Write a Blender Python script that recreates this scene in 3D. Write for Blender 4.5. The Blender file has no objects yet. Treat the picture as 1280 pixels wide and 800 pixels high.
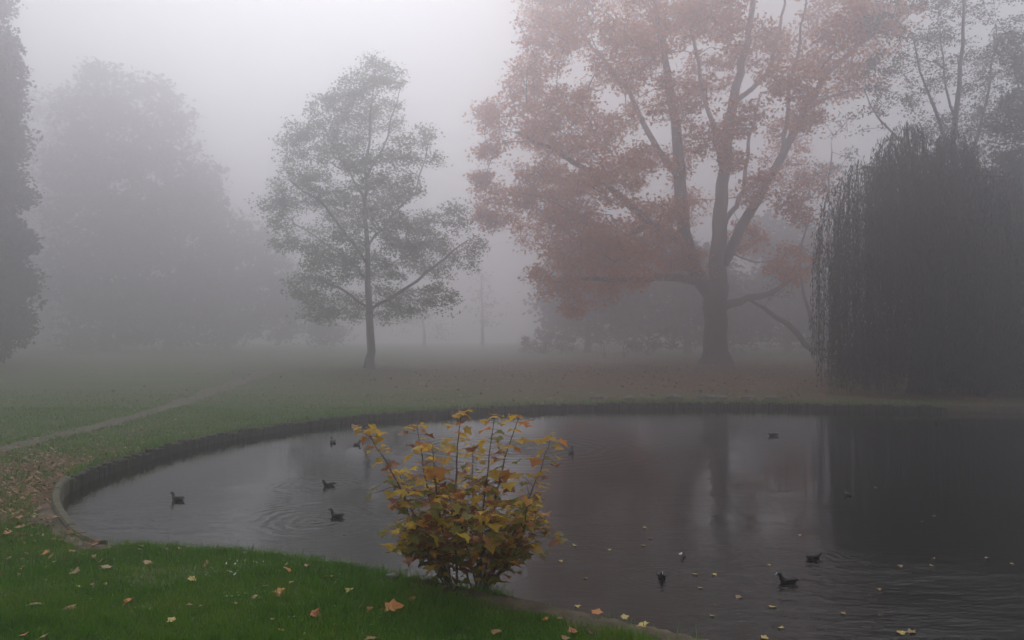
import bpy, math, random
import numpy as np
from mathutils import Vector
PI = math.pi
R = math.radians
random.seed(7)
rng = np.random.default_rng(11)
scene = bpy.context.scene
C = scene.collection

# ---------------------------------------------------------------- camera
F = 1000.0                      # focal length in pixels of a 1280 wide picture
EYE = 1.65
PITCH = math.atan(18 / F)
cd = bpy.data.cameras.new('camera')
cam = bpy.data.objects.new('camera', cd)
C.objects.link(cam)
cam.location = (0, 0, EYE)
cam.rotation_euler = (PI / 2 + PITCH, 0, 0)
cd.sensor_width = 36
cd.lens = 36 * F / 1280
cd.clip_start = 0.1
cd.clip_end = 900
scene.camera = cam

# ---------------------------------------------------------------- sky, sun, exposure
SUN_EL, SUN_AZ = 52, -13        # degrees; azimuth clockwise from the view direction
world = bpy.data.worlds.new('World')
scene.world = world
world.use_nodes = True
nt = world.node_tree
nt.nodes.clear()
wo = nt.nodes.new('ShaderNodeOutputWorld')
bg = nt.nodes.new('ShaderNodeBackground')
sky = nt.nodes.new('ShaderNodeTexSky')
sky.sky_type = 'NISHITA'
sky.sun_disc = False
sky.sun_elevation = R(SUN_EL)
sky.sun_rotation = R(SUN_AZ % 360)
sky.dust_density = 1.5
sky.air_density = 1.2
hs = nt.nodes.new('ShaderNodeHueSaturation')
hs.inputs['Saturation'].default_value = 0.16      # the cloud deck greys the blue of the sky
nt.links.new(sky.outputs[0], hs.inputs['Color'])
tc = nt.nodes.new('ShaderNodeTexCoord')
sp = nt.nodes.new('ShaderNodeSeparateXYZ')
nt.links.new(tc.outputs['Generated'], sp.inputs[0])
mr = nt.nodes.new('ShaderNodeMapRange')           # overcast sky: zenith about three times the horizon
mr.inputs[1].default_value = 0.0
mr.inputs[2].default_value = 0.75
mr.inputs[3].default_value = 0.80
mr.inputs[4].default_value = 1.08
nt.links.new(sp.outputs['Z'], mr.inputs[0])
mx = nt.nodes.new('ShaderNodeVectorMath')
mx.operation = 'SCALE'
nt.links.new(hs.outputs[0], mx.inputs[0])
nt.links.new(mr.outputs[0], mx.inputs['Scale'])
nt.links.new(mx.outputs[0], bg.inputs['Color'])
bg.inputs['Strength'].default_value = 0.12
nt.links.new(bg.outputs[0], wo.inputs['Surface'])

sd = bpy.data.lights.new('sun', 'SUN')
sun = bpy.data.objects.new('sun', sd)
C.objects.link(sun)
sd.energy = 0.65
sd.angle = R(40)
sd.color = (1.0, 0.98, 0.97)
sdir = Vector((math.sin(R(SUN_AZ)) * math.cos(R(SUN_EL)), math.cos(R(SUN_AZ)) * math.cos(R(SUN_EL)), math.sin(R(SUN_EL))))
sun.rotation_euler = sdir.to_track_quat('Z', 'Y').to_euler()
sun.location = (0, 0, 60)

vs = scene.view_settings
vs.view_transform = 'Standard'
vs.look = 'None'
vs.gamma = 1
vs.use_curve_mapping = False
vs.exposure = 0.17
cy = scene.cycles
cy.use_denoising = True
cy.max_bounces = 7
cy.diffuse_bounces = 2
cy.glossy_bounces = 2
cy.transmission_bounces = 2
cy.transparent_max_bounces = 4
cy.volume_bounces = 4
cy.use_adaptive_sampling = True
cy.adaptive_threshold = 0.02
cy.caustics_reflective = False
cy.caustics_refractive = False

HAZE_DENSITY = 0.0245
HAZE_G = 0.85

# ---------------------------------------------------------------- pixel <-> world helpers
cp, spn = math.cos(PITCH), math.sin(PITCH)
def at(px, py, d):
    """point seen at photo pixel (px, py) at a distance d along the view"""
    u = 400 - py
    y = F * cp - u * spn
    z = F * spn + u * cp
    s = d / y
    return Vector(((px - 640) * s, d, EYE + z * s))
def G(px, py, z0=0.0):
    u = 400 - py
    y = F * cp - u * spn
    z = F * spn + u * cp
    s = (z0 - EYE) / z
    return Vector(((px - 640) * s, y * s, z0))

# ---------------------------------------------------------------- object helpers
def tag(o, label=None, cat=None, group=None, kind=None):
    if label: o['label'] = label
    if cat: o['category'] = cat
    if group: o['group'] = group
    if kind: o['kind'] = kind
    return o
def empty(name, loc, rz=0.0):
    o = bpy.data.objects.new(name, None)
    C.objects.link(o)
    o.location = loc
    o.rotation_euler = (0, 0, rz)
    o.empty_display_size = 0.2
    return o
def link(name, me, mat=None, parent=None, smooth=False):
    if mat is not None and not me.materials:
        me.materials.append(mat)
    if smooth:
        me.polygons.foreach_set('use_smooth', np.ones(len(me.polygons), bool))
    o = bpy.data.objects.new(name, me)
    C.objects.link(o)
    if parent: o.parent = parent
    return o
def np_mesh(name, V, faces, k):
    """V (n,3), faces (m,k) as numpy arrays"""
    me = bpy.data.meshes.new(name)
    V = np.asarray(V, np.float32)
    faces = np.asarray(faces, np.int32)
    me.vertices.add(len(V))
    me.vertices.foreach_set('co', V.ravel())
    me.loops.add(faces.size)
    me.loops.foreach_set('vertex_index', faces.ravel())
    me.polygons.add(len(faces))
    me.polygons.foreach_set('loop_start', np.arange(0, faces.size, k, dtype=np.int32))
    me.update(calc_edges=True)
    return me
class MB:
    """collects tubes, boxes and lofts (quads/polys) for ONE mesh"""
    def __init__(s): s.v = []; s.f = []
    def tube(s, pts, rad, n=6, cap=True, wob=0.0, flat=1.0):
        pts = [Vector(p) for p in pts]
        if not hasattr(rad, '__len__'): rad = [rad] * len(pts)
        b = len(s.v)
        up = Vector((0.13, 0.97, 0.2)).normalized()
        for i, p in enumerate(pts):
            t = (pts[min(i + 1, len(pts) - 1)] - pts[max(i - 1, 0)])
            t = t.normalized() if t.length > 1e-9 else Vector((0, 0, 1))
            a = t.cross(up)
            a = a.normalized() if a.length > 1e-4 else t.cross(Vector((1, 0, 0))).normalized()
            c = t.cross(a)
            for k in range(n):
                q = 2 * PI * k / n
                rr = rad[i] * (1 + wob * math.sin(3 * q + i * 1.7) + wob * random.uniform(-.6, .6))
                s.v.append(p + a * (math.cos(q) * rr) + c * (math.sin(q) * rr * flat))
        for i in range(len(pts) - 1):
            for k in range(n):
                k2 = (k + 1) % n
                s.f.append((b + i * n + k, b + i * n + k2, b + (i + 1) * n + k2, b + (i + 1) * n + k))
        if cap:
            s.f.append(tuple(b + k for k in range(n))[::-1])
            e = b + (len(pts) - 1) * n
            s.f.append(tuple(e + k for k in range(n)))
        return s
    def box(s, c, h, rot=0.0):
        b = len(s.v)
        ca, sa = math.cos(rot), math.sin(rot)
        for dx, dy, dz in ((-1,-1,-1),(1,-1,-1),(1,1,-1),(-1,1,-1),(-1,-1,1),(1,-1,1),(1,1,1),(-1,1,1)):
            x, y = dx * h[0], dy * h[1]
            s.v.append((c[0] + x * ca - y * sa, c[1] + x * sa + y * ca, c[2] + dz * h[2]))
        for f in ((3,2,1,0),(4,5,6,7),(0,1,5,4),(1,2,6,5),(2,3,7,6),(3,0,4,7)):
            s.f.append(tuple(b + i for i in f))
        return s
    def mesh(s, name):
        me = bpy.data.meshes.new(name)
        me.from_pydata([tuple(v) for v in s.v], [], s.f)
        me.update()
        return me
    def build(s, name, mat, parent=None, smooth=False):
        return link(name, s.mesh(name), mat, parent, smooth)

# ---------------------------------------------------------------- materials
def new_mat(name):
    m = bpy.data.materials.new(name)
    m.use_nodes = True
    t = m.node_tree
    b = t.nodes['Principled BSDF']
    return m, t, b
def noise(t, scale, detail=3, rough=.6, vec=None, typ='Object'):
    n = t.nodes.new('ShaderNodeTexNoise')
    n.inputs['Scale'].default_value = scale
    n.inputs['Detail'].default_value = detail
    n.inputs['Roughness'].default_value = rough
    if vec is None:
        g = t.nodes.new('ShaderNodeTexCoord')
        vec = g.outputs[typ]
    t.links.new(vec, n.inputs['Vector'])
    return n
def ramp(t, fac, stops):
    r = t.nodes.new('ShaderNodeValToRGB')
    e = r.color_ramp.elements
    e[0].position, e[0].color = stops[0][0], (*stops[0][1], 1)
    e[1].position, e[1].color = stops[-1][0], (*stops[-1][1], 1)
    for p, c in stops[1:-1]:
        q = e.new(p); q.color = (*c, 1)
    t.links.new(fac, r.inputs[0])
    return r
def mixc(t, fac, a, b, blend='MIX'):
    m = t.nodes.new('ShaderNodeMix')
    m.data_type = 'RGBA'; m.blend_type = blend
    for s_, v in ((0, fac), (6, a), (7, b)):
        if hasattr(v, 'links') or hasattr(v, 'is_linked'): t.links.new(v, m.inputs[s_])
        elif s_ == 0: m.inputs[0].default_value = v
        else: m.inputs[s_].default_value = (*v, 1)
    return m.outputs[2]
def mathn(t, op, a, b=None):
    m = t.nodes.new('ShaderNodeMath'); m.operation = op
    for i, v in enumerate((a, b)):
        if v is None: continue
        if hasattr(v, 'is_linked'): t.links.new(v, m.inputs[i])
        else: m.inputs[i].default_value = v
    return m.outputs[0]
def bump(t, b, h, strength=.4, dist=.02):
    n = t.nodes.new('ShaderNodeBump')
    n.inputs['Strength'].default_value = strength
    n.inputs['Distance'].default_value = dist
    t.links.new(h, n.inputs['Height'])
    t.links.new(n.outputs[0], b.inputs['Normal'])
def rough_mat(name, stops, scale=4, rough=.85, bscale=30, bstr=.4, bdist=.02, stretch=None):
    m, t, b = new_mat(name)
    g = t.nodes.new('ShaderNodeTexCoord')
    vec = g.outputs['Object']
    if stretch:
        mp = t.nodes.new('ShaderNodeMapping'); mp.inputs['Scale'].default_value = stretch
        t.links.new(vec, mp.inputs[0]); vec = mp.outputs[0]
    n = noise(t, scale, 5, .6, vec)
    r = ramp(t, n.outputs['Fac'], stops)
    t.links.new(r.outputs[0], b.inputs['Base Color'])
    b.inputs['Roughness'].default_value = rough
    n2 = noise(t, bscale, 5, .7, vec)
    bump(t, b, n2.outputs['Fac'], bstr, bdist)
    return m
def leaf_mat(name, cols, clump=.5, trans=.4, rough=.6, island=True, stretch=None):
    """diffuse + translucent leaf; hue by clump noise and a random value per leaf"""
    m, t, b = new_mat(name)
    vec_ = None
    if stretch:
        mp_ = t.nodes.new('ShaderNodeMapping'); mp_.inputs['Scale'].default_value = stretch
        t.links.new(t.nodes.new('ShaderNodeTexCoord').outputs['Object'], mp_.inputs[0]); vec_ = mp_.outputs[0]
    n = noise(t, clump, 3, .6, vec_)
    if island:
        ge = t.nodes.new('ShaderNodeNewGeometry')
        v = mathn(t, 'ADD', mathn(t, 'MULTIPLY', n.outputs['Fac'], 1.3), mathn(t, 'MULTIPLY', ge.outputs['Random Per Island'], .5))
        v = mathn(t, 'SUBTRACT', v, .4)
    else:
        oi = t.nodes.new('ShaderNodeObjectInfo')
        v = mathn(t, 'ADD', mathn(t, 'MULTIPLY', n.outputs['Fac'], .5), mathn(t, 'MULTIPLY', oi.outputs['Random'], .6))
    k = len(cols)
    r = ramp(t, v, [(i / (k - 1), c) for i, c in enumerate(cols)])
    t.links.new(r.outputs[0], b.inputs['Base Color'])
    b.inputs['Roughness'].default_value = rough
    tr = t.nodes.new('ShaderNodeBsdfTranslucent')
    t.links.new(r.outputs[0], tr.inputs['Color'])
    ms = t.nodes.new('ShaderNodeMixShader')
    ms.inputs[0].default_value = trans
    t.links.new(b.outputs[0], ms.inputs[1]); t.links.new(tr.outputs[0], ms.inputs[2])
    t.links.new(ms.outputs[0], t.nodes['Material Output'].inputs['Surface'])
    return m

M = {}
M['bark'] = rough_mat('bark', [(.3, (.028, .022, .018)), (.7, (.075, .06, .048))], 3, .9, 14, .9, .05, (3, 3, .6))
M['wet_bark'] = rough_mat('wet_bark', [(.3, (.02, .015, .012)), (.7, (.05, .035, .028))], 6, .7, 30, .6, .02, (2, 2, .5))
M['stem'] = rough_mat('stem', [(.3, (.05, .03, .018)), (.7, (.11, .06, .035))], 30, .7, 60, .4, .003)
M['log'] = rough_mat('log', [(.3, (.022, .02, .016)), (.5, (.055, .05, .04)), (.62, (.045, .06, .022))], 5, .85, 40, .6, .01, (3, 3, .5))
M['coping'] = rough_mat('coping', [(.3, (.06, .055, .035)), (.5, (.13, .11, .075)), (.62, (.06, .075, .03))], 6, .9, 40, .5, .01)
M['earth'] = rough_mat('earth', [(.3, (.045, .036, .022)), (.55, (.12, .095, .06)), (.75, (.2, .17, .10))], 5, .95, 30, .8, .02)
M['path'] = rough_mat('path', [(.3, (.06, .06, .03)), (.7, (.14, .12, .085))], 2.5, .95, 30, .5, .01)
M['stone'] = rough_mat('stone', [(.3, (.12, .12, .10)), (.7, (.26, .25, .22))], 8, .85, 40, .5, .01)
M['oak_leaf'] = leaf_mat('oak_leaf', [(.34, .19, .03), (.58, .15, .02), (.72, .17, .02), (.76, .29, .03), (.70, .40, .04)], .22, .55)
M['lime_leaf'] = leaf_mat('lime_leaf', [(.09, .14, .07), (.15, .22, .10), (.24, .28, .12)], .3, .55)
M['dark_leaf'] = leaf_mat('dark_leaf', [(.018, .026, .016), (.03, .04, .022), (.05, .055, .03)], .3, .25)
M['wood_leaf'] = leaf_mat('wood_leaf', [(.03, .035, .025), (.05, .055, .035), (.08, .07, .04)], .2, .3)
M['thin_leaf'] = leaf_mat('thin_leaf', [(.035, .04, .02), (.07, .065, .03), (.11, .07, .035)], .4)
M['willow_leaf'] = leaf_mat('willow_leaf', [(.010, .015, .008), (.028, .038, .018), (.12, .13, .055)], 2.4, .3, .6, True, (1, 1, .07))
M['shrub_ochre'] = leaf_mat('shrub_ochre', [(.6, .37, .03), (.72, .48, .04), (.82, .58, .06)], 4, .55, .5, False)
M['shrub_orange'] = leaf_mat('shrub_orange', [(.55, .18, .03), (.68, .28, .04), (.72, .36, .05)], 4, .55, .5, False)
M['shrub_brown'] = leaf_mat('shrub_brown', [(.2, .075, .03), (.32, .12, .04), (.4, .19, .05)], 4, .35, .5, False)
M['shrub_olive'] = leaf_mat('shrub_olive', [(.17, .18, .02), (.28, .25, .03), (.42, .33, .04)], 4, .5, .5, False)
M['litter_brown'] = leaf_mat('litter_brown', [(.12, .05, .02), (.26, .12, .05), (.38, .22, .10), (.3, .24, .14)], 3, .1)
M['litter_orange'] = leaf_mat('litter_orange', [(.5, .15, .03), (.6, .24, .05)], 30, .15)
M['litter_tan'] = leaf_mat('litter_tan', [(.24, .15, .06), (.36, .24, .11)], 30, .15)
M['litter_red'] = leaf_mat('litter_red', [(.36, .09, .035), (.46, .15, .06)], 30, .15)
M['litter_yellow'] = leaf_mat('litter_yellow', [(.5, .38, .08), (.6, .46, .14)], 30, .15)
M['grass_blade'] = leaf_mat('grass_blade', [(.035, .12, .006), (.08, .22, .010), (.13, .27, .018), (.27, .27, .05)], 1.3, .4, .5)
def plain(name, col, rough=.6):
    m, t, b = new_mat(name)
    n = noise(t, 40, 3)
    c = mixc(t, mathn(t, 'MULTIPLY', n.outputs['Fac'], .6), col, tuple(x * .6 for x in col))
    t.links.new(c, b.inputs['Base Color'])
    b.inputs['Roughness'].default_value = rough
    return m
M['plumage'] = plain('plumage', (.014, .014, .016), .6)
M['brown_plumage'] = plain('brown_plumage', (.05, .04, .03), .6)
M['white'] = plain('white', (.75, .74, .7), .5)
M['red_bill'] = plain('red_bill', (.45, .08, .03), .4)
M['bench_wood'] = plain('bench_wood', (.78, .74, .70), .5)
M['bench_iron'] = plain('bench_iron', (.05, .05, .05), .5)

# lawn: grass green, brown leaf litter close to the left bank and under the oak
m, t, b = new_mat('lawn')
g = t.nodes.new('ShaderNodeTexCoord')
n1 = noise(t, .5, 6, .65, g.outputs['Object'])
n2 = noise(t, 9, 5, .7, g.outputs['Object'])
n3 = noise(t, 60, 3, .7, g.outputs['Object'])
grass = ramp(t, mathn(t, 'ADD', mathn(t, 'MULTIPLY', n1.outputs['Fac'], .5), mathn(t, 'MULTIPLY', n2.outputs['Fac'], .5)),
             [(.35, (.04, .08, .018)), (.5, (.075, .11, .032)), (.65, (.14, .14, .06))])
litter = ramp(t, n3.outputs['Fac'], [(.35, (.06, .03, .018)), (.5, (.14, .07, .035)), (.65, (.22, .13, .07))])
def blob_mask(cx, cy_, rx, ry, lo=.0, hi=1.0):
    mp = t.nodes.new('ShaderNodeMapping')
    mp.vector_type = 'POINT'
    mp.inputs['Location'].default_value = (-cx / rx, -cy_ / ry, 0)
    mp.inputs['Scale'].default_value = (1 / rx, 1 / ry, 0)
    t.links.new(g.outputs['Object'], mp.inputs[0])
    ln = t.nodes.new('ShaderNodeVectorMath'); ln.operation = 'LENGTH'
    t.links.new(mp.outputs[0], ln.inputs[0])
    q = t.nodes.new('ShaderNodeMapRange')
    q.inputs[1].default_value = 1.15; q.inputs[2].default_value = .45
    q.inputs[3].default_value = 0; q.inputs[4].default_value = hi
    t.links.new(ln.outputs['Value'], q.inputs[0])
    return q.outputs[0]
msk = mathn(t, 'MAXIMUM', blob_mask(9, 36, 17, 23, hi=.95), blob_mask(-5.8, 8.6, 2.6, 3.2, hi=.9))
sp2 = mathn(t, 'MULTIPLY', msk, mathn(t, 'ADD', mathn(t, 'MULTIPLY', n2.outputs['Fac'], 1.2), .25))
sp2 = mathn(t, 'MINIMUM', sp2, .93)
t.links.new(mixc(t, sp2, grass.outputs[0], litter.outputs[0]), b.inputs['Base Color'])
b.inputs['Roughness'].default_value = .9
b.inputs['Specular IOR Level'].default_value = .2
bump(t, b, mathn(t, 'ADD', n2.outputs['Fac'], n3.outputs['Fac']), .6, .05)
M['lawn'] = m

# ---------------------------------------------------------------- pond outline (world, from the bank as seen)
WATER = -0.155
CTR = Vector((3.0, 11.5))
ctl = [G(128, 681), G(90, 662), G(68, 625), G(80, 600), G(112, 583), G(150, 571), G(200, 556), G(250, 545), G(300, 536), G(360, 527), G(420, 520),
       G(480, 515), G(560, 510), G(640, 506), G(740, 503), G(840, 502), G(940, 502), G(1040, 504), G(1160, 506), G(1290, 508)]
ctl = [(p.x, p.y) for p in ctl] + [(14.5, 18.0), (17.5, 14.5), (18, 10), (16, 6), (12, 3.4), (8, 2.3), (5, 2.1), (3.2, 2.5), (2.1, 3.1)]
ctl += [(p.x, p.y) for p in (G(960, 824), G(870, 800), G(800, 784), G(700, 762), G(600, 740), G(500, 722), G(420, 707), G(330, 694), G(250, 688), G(180, 684))]
def catmull(P, per=12):
    n = len(P); out = []
    for i in range(n):
        p0, p1, p2, p3 = (np.array(P[(i + k) % n]) for k in (-1, 0, 1, 2))
        for j in range(per):
            u = j / per
            out.append(.5 * ((2 * p1) + (-p0 + p2) * u + (2 * p0 - 5 * p1 + 4 * p2 - p3) * u * u + (-p0 + 3 * p1 - 3 * p2 + p3) * u ** 3))
    return np.array(out)
bank = catmull(ctl, 10)
seg = np.linalg.norm(np.roll(bank, -1, 0) - bank, axis=1)
cum = np.concatenate([[0], np.cumsum(seg)])
LEN = cum[-1]
bx = np.append(bank[:, 0], bank[0, 0]); by = np.append(bank[:, 1], bank[0, 1])
def bank_at(s):
    s = s % LEN
    return Vector((np.interp(s, cum, bx), np.interp(s, cum, by)))
def bank_normal(s):                       # outward (towards the lawn)
    a, b_ = bank_at(s - .05), bank_at(s + .05)
    tt = (b_ - a).normalized()
    nn = Vector((tt.y, -tt.x))
    p = bank_at(s)
    if nn.dot(p - CTR) < 0: nn = -nn
    return nn
def bank_s(pt):                           # arc position nearest to a point
    i = int(np.argmin((bank[:, 0] - pt[0]) ** 2 + (bank[:, 1] - pt[1]) ** 2))
    return cum[i]
def in_pond(X, Y, grow=0.0):
    """vectorised: is the point inside the pond outline (grown outward)"""
    th = np.arctan2(Y - CTR.y, X - CTR.x)
    bt = np.arctan2(bank[:, 1] - CTR.y, bank[:, 0] - CTR.x)
    br = np.hypot(bank[:, 0] - CTR.x, bank[:, 1] - CTR.y)
    o = np.argsort(bt)
    rr = np.interp(th, bt[o], br[o], period=2 * PI)
    return np.hypot(X - CTR.x, Y - CTR.y) < rr + grow

# lawn sheet in rings round the pond
N = len(bank)
rad = np.hypot(bank[:, 0] - CTR.x, bank[:, 1] - CTR.y)
ux, uy = (bank[:, 0] - CTR.x) / rad, (bank[:, 1] - CTR.y) / rad
ts = [0, .06, .15, .3, .6, 1, 1.6, 2.4, 3.5, 5, 7, 10, 14, 20, 28, 40, 60, 90, 130]
V = []
wob = np.convolve(rng.normal(0, 1, N), np.ones(3) / 3, 'same') * .018
zz = [(-.9, .02), (-.28, .0)]
rings = [(-.15, -1.0), (-.03, -.2), (0.0, -.02)] + [(q, 0.0) for q in ts[1:]]
for q, z in rings:
    jit = wob * (1 if q < .2 else 0)
    rr = rad + q + jit
    V.append(np.stack([CTR.x + ux * rr, CTR.y + uy * rr, np.full(N, z)], 1))
V = np.concatenate(V)
fs = []
for k in range(len(rings) - 1):
    for i in range(N):
        j = (i + 1) % N
        fs.append((k * N + i, k * N + j, (k + 1) * N + j, (k + 1) * N + i))
V = np.concatenate([V, [[CTR.x, CTR.y, -1.2]]])
me = np_mesh('lawn', V, fs, 4)
import bmesh
bmm = bmesh.new(); bmm.from_mesh(me)
bmm.verts.ensure_lookup_table()
cidx = len(V) - 1
for i in range(N):
    bmm.faces.new((bmm.verts[cidx], bmm.verts[(i + 1) % N], bmm.verts[i]))
bmesh.ops.recalc_face_normals(bmm, faces=bmm.faces)
bmm.to_mesh(me); bmm.free()
me.materials.append(M['lawn']); me.materials.append(M['earth'])
mi = np.zeros(len(me.polygons), np.int32)
mi[:2 * N] = 1; mi[(len(rings) - 1) * N:] = 1
me.polygons.foreach_set('material_index', mi)
lawn = link('lawn', me)
if sum(p.normal.z * p.area for p in me.polygons) < 0: me.flip_normals()
tag(lawn, kind='structure')

# ---------------------------------------------------------------- water
m, t, b = new_mat('pond_water')
b.inputs['Base Color'].default_value = (.007, .007, .005, 1)
b.inputs['Roughness'].default_value = .012
b.inputs['IOR'].default_value = 1.33
g = t.nodes.new('ShaderNodeTexCoord')
def wave(sx, sy, sc, det, loc=0):
    mp = t.nodes.new('ShaderNodeMapping'); mp.inputs['Scale'].default_value = (sx, sy, 1); mp.inputs['Location'].default_value = (loc, loc, 0)
    t.links.new(g.outputs['Object'], mp.inputs[0])
    return noise(t, sc, det, .55, mp.outputs[0]).outputs['Fac']
h = mathn(t, 'ADD', mathn(t, 'MULTIPLY', wave(.7, 1.6, 4.5, 3), .0068), mathn(t, 'MULTIPLY', wave(.6, 1.7, 15, 3, 5), .0020))
calm = t.nodes.new('ShaderNodeMapRange')                    # breeze patches: calm and ruffled areas
t.links.new(wave(.35, .6, 1.0, 2, 9), calm.inputs[0])
calm.inputs[1].default_value = .4; calm.inputs[2].default_value = .62; calm.inputs[3].default_value = .5; calm.inputs[4].default_value = 2.2
h = mathn(t, 'MULTIPLY', h, calm.outputs[0])
sy = t.nodes.new('ShaderNodeSeparateXYZ'); t.links.new(g.outputs['Object'], sy.inputs[0])
shore = t.nodes.new('ShaderNodeMapRange'); t.links.new(sy.outputs['Y'], shore.inputs[0])     # calmer towards the sheltered far side
shore.inputs[1].default_value = 4.6; shore.inputs[2].default_value = 9.5; shore.inputs[3].default_value = 1.7; shore.inputs[4].default_value = .2
h = mathn(t, 'MULTIPLY', h, shore.outputs[0])
RWOB = mathn(t, 'MULTIPLY', wave(1, 1, 2.2, 2, 3), .32)
def ring_wave(px, py, wl, amp, fall, h):
    p = G(px, py, WATER)
    sx = t.nodes.new('ShaderNodeVectorMath'); sx.operation = 'DISTANCE'
    t.links.new(g.outputs['Object'], sx.inputs[0]); sx.inputs[1].default_value = (p.x, p.y, 0)
    r_ = mathn(t, 'ADD', sx.outputs['Value'], RWOB)
    s_ = mathn(t, 'SINE', mathn(t, 'MULTIPLY', r_, 2 * PI / wl))
    e_ = mathn(t, 'EXPONENT', mathn(t, 'MULTIPLY', r_, -1 / fall))
    return mathn(t, 'ADD', h, mathn(t, 'MULTIPLY', mathn(t, 'MULTIPLY', s_, e_), amp))
for a in ((222, 622, .11, .006, .16), (395, 652, .13, .0042, .45), (655, 560, .24, .008, .9), (712, 562, .18, .004, .4),
          (827, 718, .08, .004, .25), (987, 724, .09, .003, .3), (1017, 694, .09, .003, .25), (560, 705, .09, .003, .35), (410, 606, .12, .004, .3)):
    h = ring_wave(*a, h)
bn = t.nodes.new('ShaderNodeBump'); bn.inputs['Strength'].default_value = 1; bn.inputs['Distance'].default_value = 1
t.links.new(h, bn.inputs['Height']); t.links.new(bn.outputs[0], b.inputs['Normal'])
M['water'] = m
wv = [(CTR.x + ux[i] * (rad[i] - .03 + .0), CTR.y + uy[i] * (rad[i] - .03), 0) for i in range(N)]
me = bpy.data.meshes.new('pond_water')
wv = [(CTR.x, CTR.y, 0)] + wv
me.from_pydata(wv, [], [(0, i + 1, (i + 1) % N + 1) for i in range(N)])
me.update()
if me.polygons[0].normal.z < 0: me.flip_normals()
w = link('pond_water', me, M['water'])
w.location.z = WATER
tag(w, kind='structure')

# ---------------------------------------------------------------- trodden path
ppts = [G(-420, 612), G(-150, 584), G(0, 563), G(60, 548), G(120, 534), G(170, 521), G(220, 506), G(260, 492), G(300, 477), G(335, 465), G(400, 456), G(520, 451.5)]
wd = [.26, .24, .22, .22, .22, .24, .27, .32, .38, .44, .5, .55]
pv, pf = [], []
sub = []
for i in range(len(ppts) - 1):
    for k in range(8):
        u = k / 8
        sub.append((ppts[i].lerp(ppts[i + 1], u), wd[i] * (1 - u) + wd[i + 1] * u))
for i, (p, w_) in enumerate(sub):
    a = sub[max(i - 1, 0)][0]; c = sub[min(i + 1, len(sub) - 1)][0]
    tt = (c - a).normalized(); nn = Vector((-tt.y, tt.x, 0))
    l = w_ * (1 + .22 * math.sin(i * .9) + random.uniform(-.12, .12)); r = w_ * (1 + .2 * math.sin(i * 1.3 + 2) + random.uniform(-.12, .12))
    pv += [(*(p + nn * l).xy, .008), (*(p - nn * r).xy, .008)]
    if i: pf.append((2 * i - 2, 2 * i - 1, 2 * i + 1, 2 * i))
me = bpy.data.meshes.new('path'); me.from_pydata(pv, [], pf); me.update()
if me.polygons[0].normal.z < 0: me.flip_normals()
tag(link('path', me, M['path']), kind='structure')
path_pts = np.array([(p.x, p.y) for p, _ in sub])
path_w = np.array([w_ for _, w_ in sub])

# ---------------------------------------------------------------- pond edging: rows of short logs, pale coping at the near curve
edge = empty('log_edging', (*bank_at(bank_s(G(112, 583))), 0))
tag(edge, 'row of short dark timber logs edging the far and left side of the pond', 'pond edging')
def log_mesh(k):
    rr = random.uniform(.045, .055); hh = random.uniform(.55, .6)
    mb = MB().tube([(0, 0, -.62), (0, 0, -.1), (0, 0, hh - .56), (0, 0, hh - .548)], [rr * 1.03, rr, rr, rr * .78], 8, True, .04)
    me_ = mb.mesh('log'); me_.materials.append(M['log']); return me_
logs = [log_mesh(k) for k in range(5)]
s0, s1 = bank_s(G(85, 598)), bank_s(G(1180, 506))
nlog = 285
step = (s1 - s0) / nlog
for i in range(nlog):
    s_ = s0 + step * (i + random.uniform(-.12, .12))
    p = bank_at(s_) - bank_normal(s_) * random.uniform(.03, .06)
    if random.random() < .05: continue
    o = bpy.data.objects.new('log', logs[i % 5]); C.objects.link(o)
    o.parent = edge
    o.location = Vector((p.x, p.y, random.uniform(-.085, -.02))) - edge.location
    o.rotation_euler = (random.uniform(-.09, .09), random.uniform(-.09, .09), random.uniform(0, 6.2))
    o.scale = (1.15, 1.15, 1)
# coping: short curved stones round the near left bend
cop = empty('bank_coping', (*bank_at(bank_s(G(68, 625))), 0))
tag(cop, 'pale weathered stone coping round the near left bend of the pond', 'pond edging')
sa, sb = bank_s(G(128, 681)), bank_s(G(85, 598))
if sb < sa: sb += LEN
nc = 9
for i in range(nc):
    a0, a1 = sa + (sb - sa) * (i + .02) / nc, sa + (sb - sa) * (i + .98) / nc
    v, f = [], []
    for k in range(6):
        s_ = a0 + (a1 - a0) * k / 5
        p, n_ = bank_at(s_), bank_normal(s_)
        z1 = .028 + random.uniform(-.004, .004)
        for off, z in ((-.045, -.5), (-.05, z1 - .02), (-.035, z1), (.015, z1 + .004), (.03, z1 - .015), (.03, -.5)):
            q = p + n_ * off
            v.append((q.x - cop.location.x, q.y - cop.location.y, z))
        if k:
            for j in range(6):
                j2 = (j + 1) % 6
                f.append(((k - 1) * 6 + j, (k - 1) * 6 + j2, k * 6 + j2, k * 6 + j))
    f += [(0, 1, 2, 3, 4, 5), tuple(30 + j for j in (5, 4, 3, 2, 1, 0))]
    me = bpy.data.meshes.new('stone'); me.from_pydata(v, [], f); me.update()
    bmm = bmesh.new(); bmm.from_mesh(me); bmesh.ops.recalc_face_normals(bmm, faces=bmm.faces); bmm.to_mesh(me); bmm.free()
    link('stone', me, M['coping'], cop)
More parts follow.
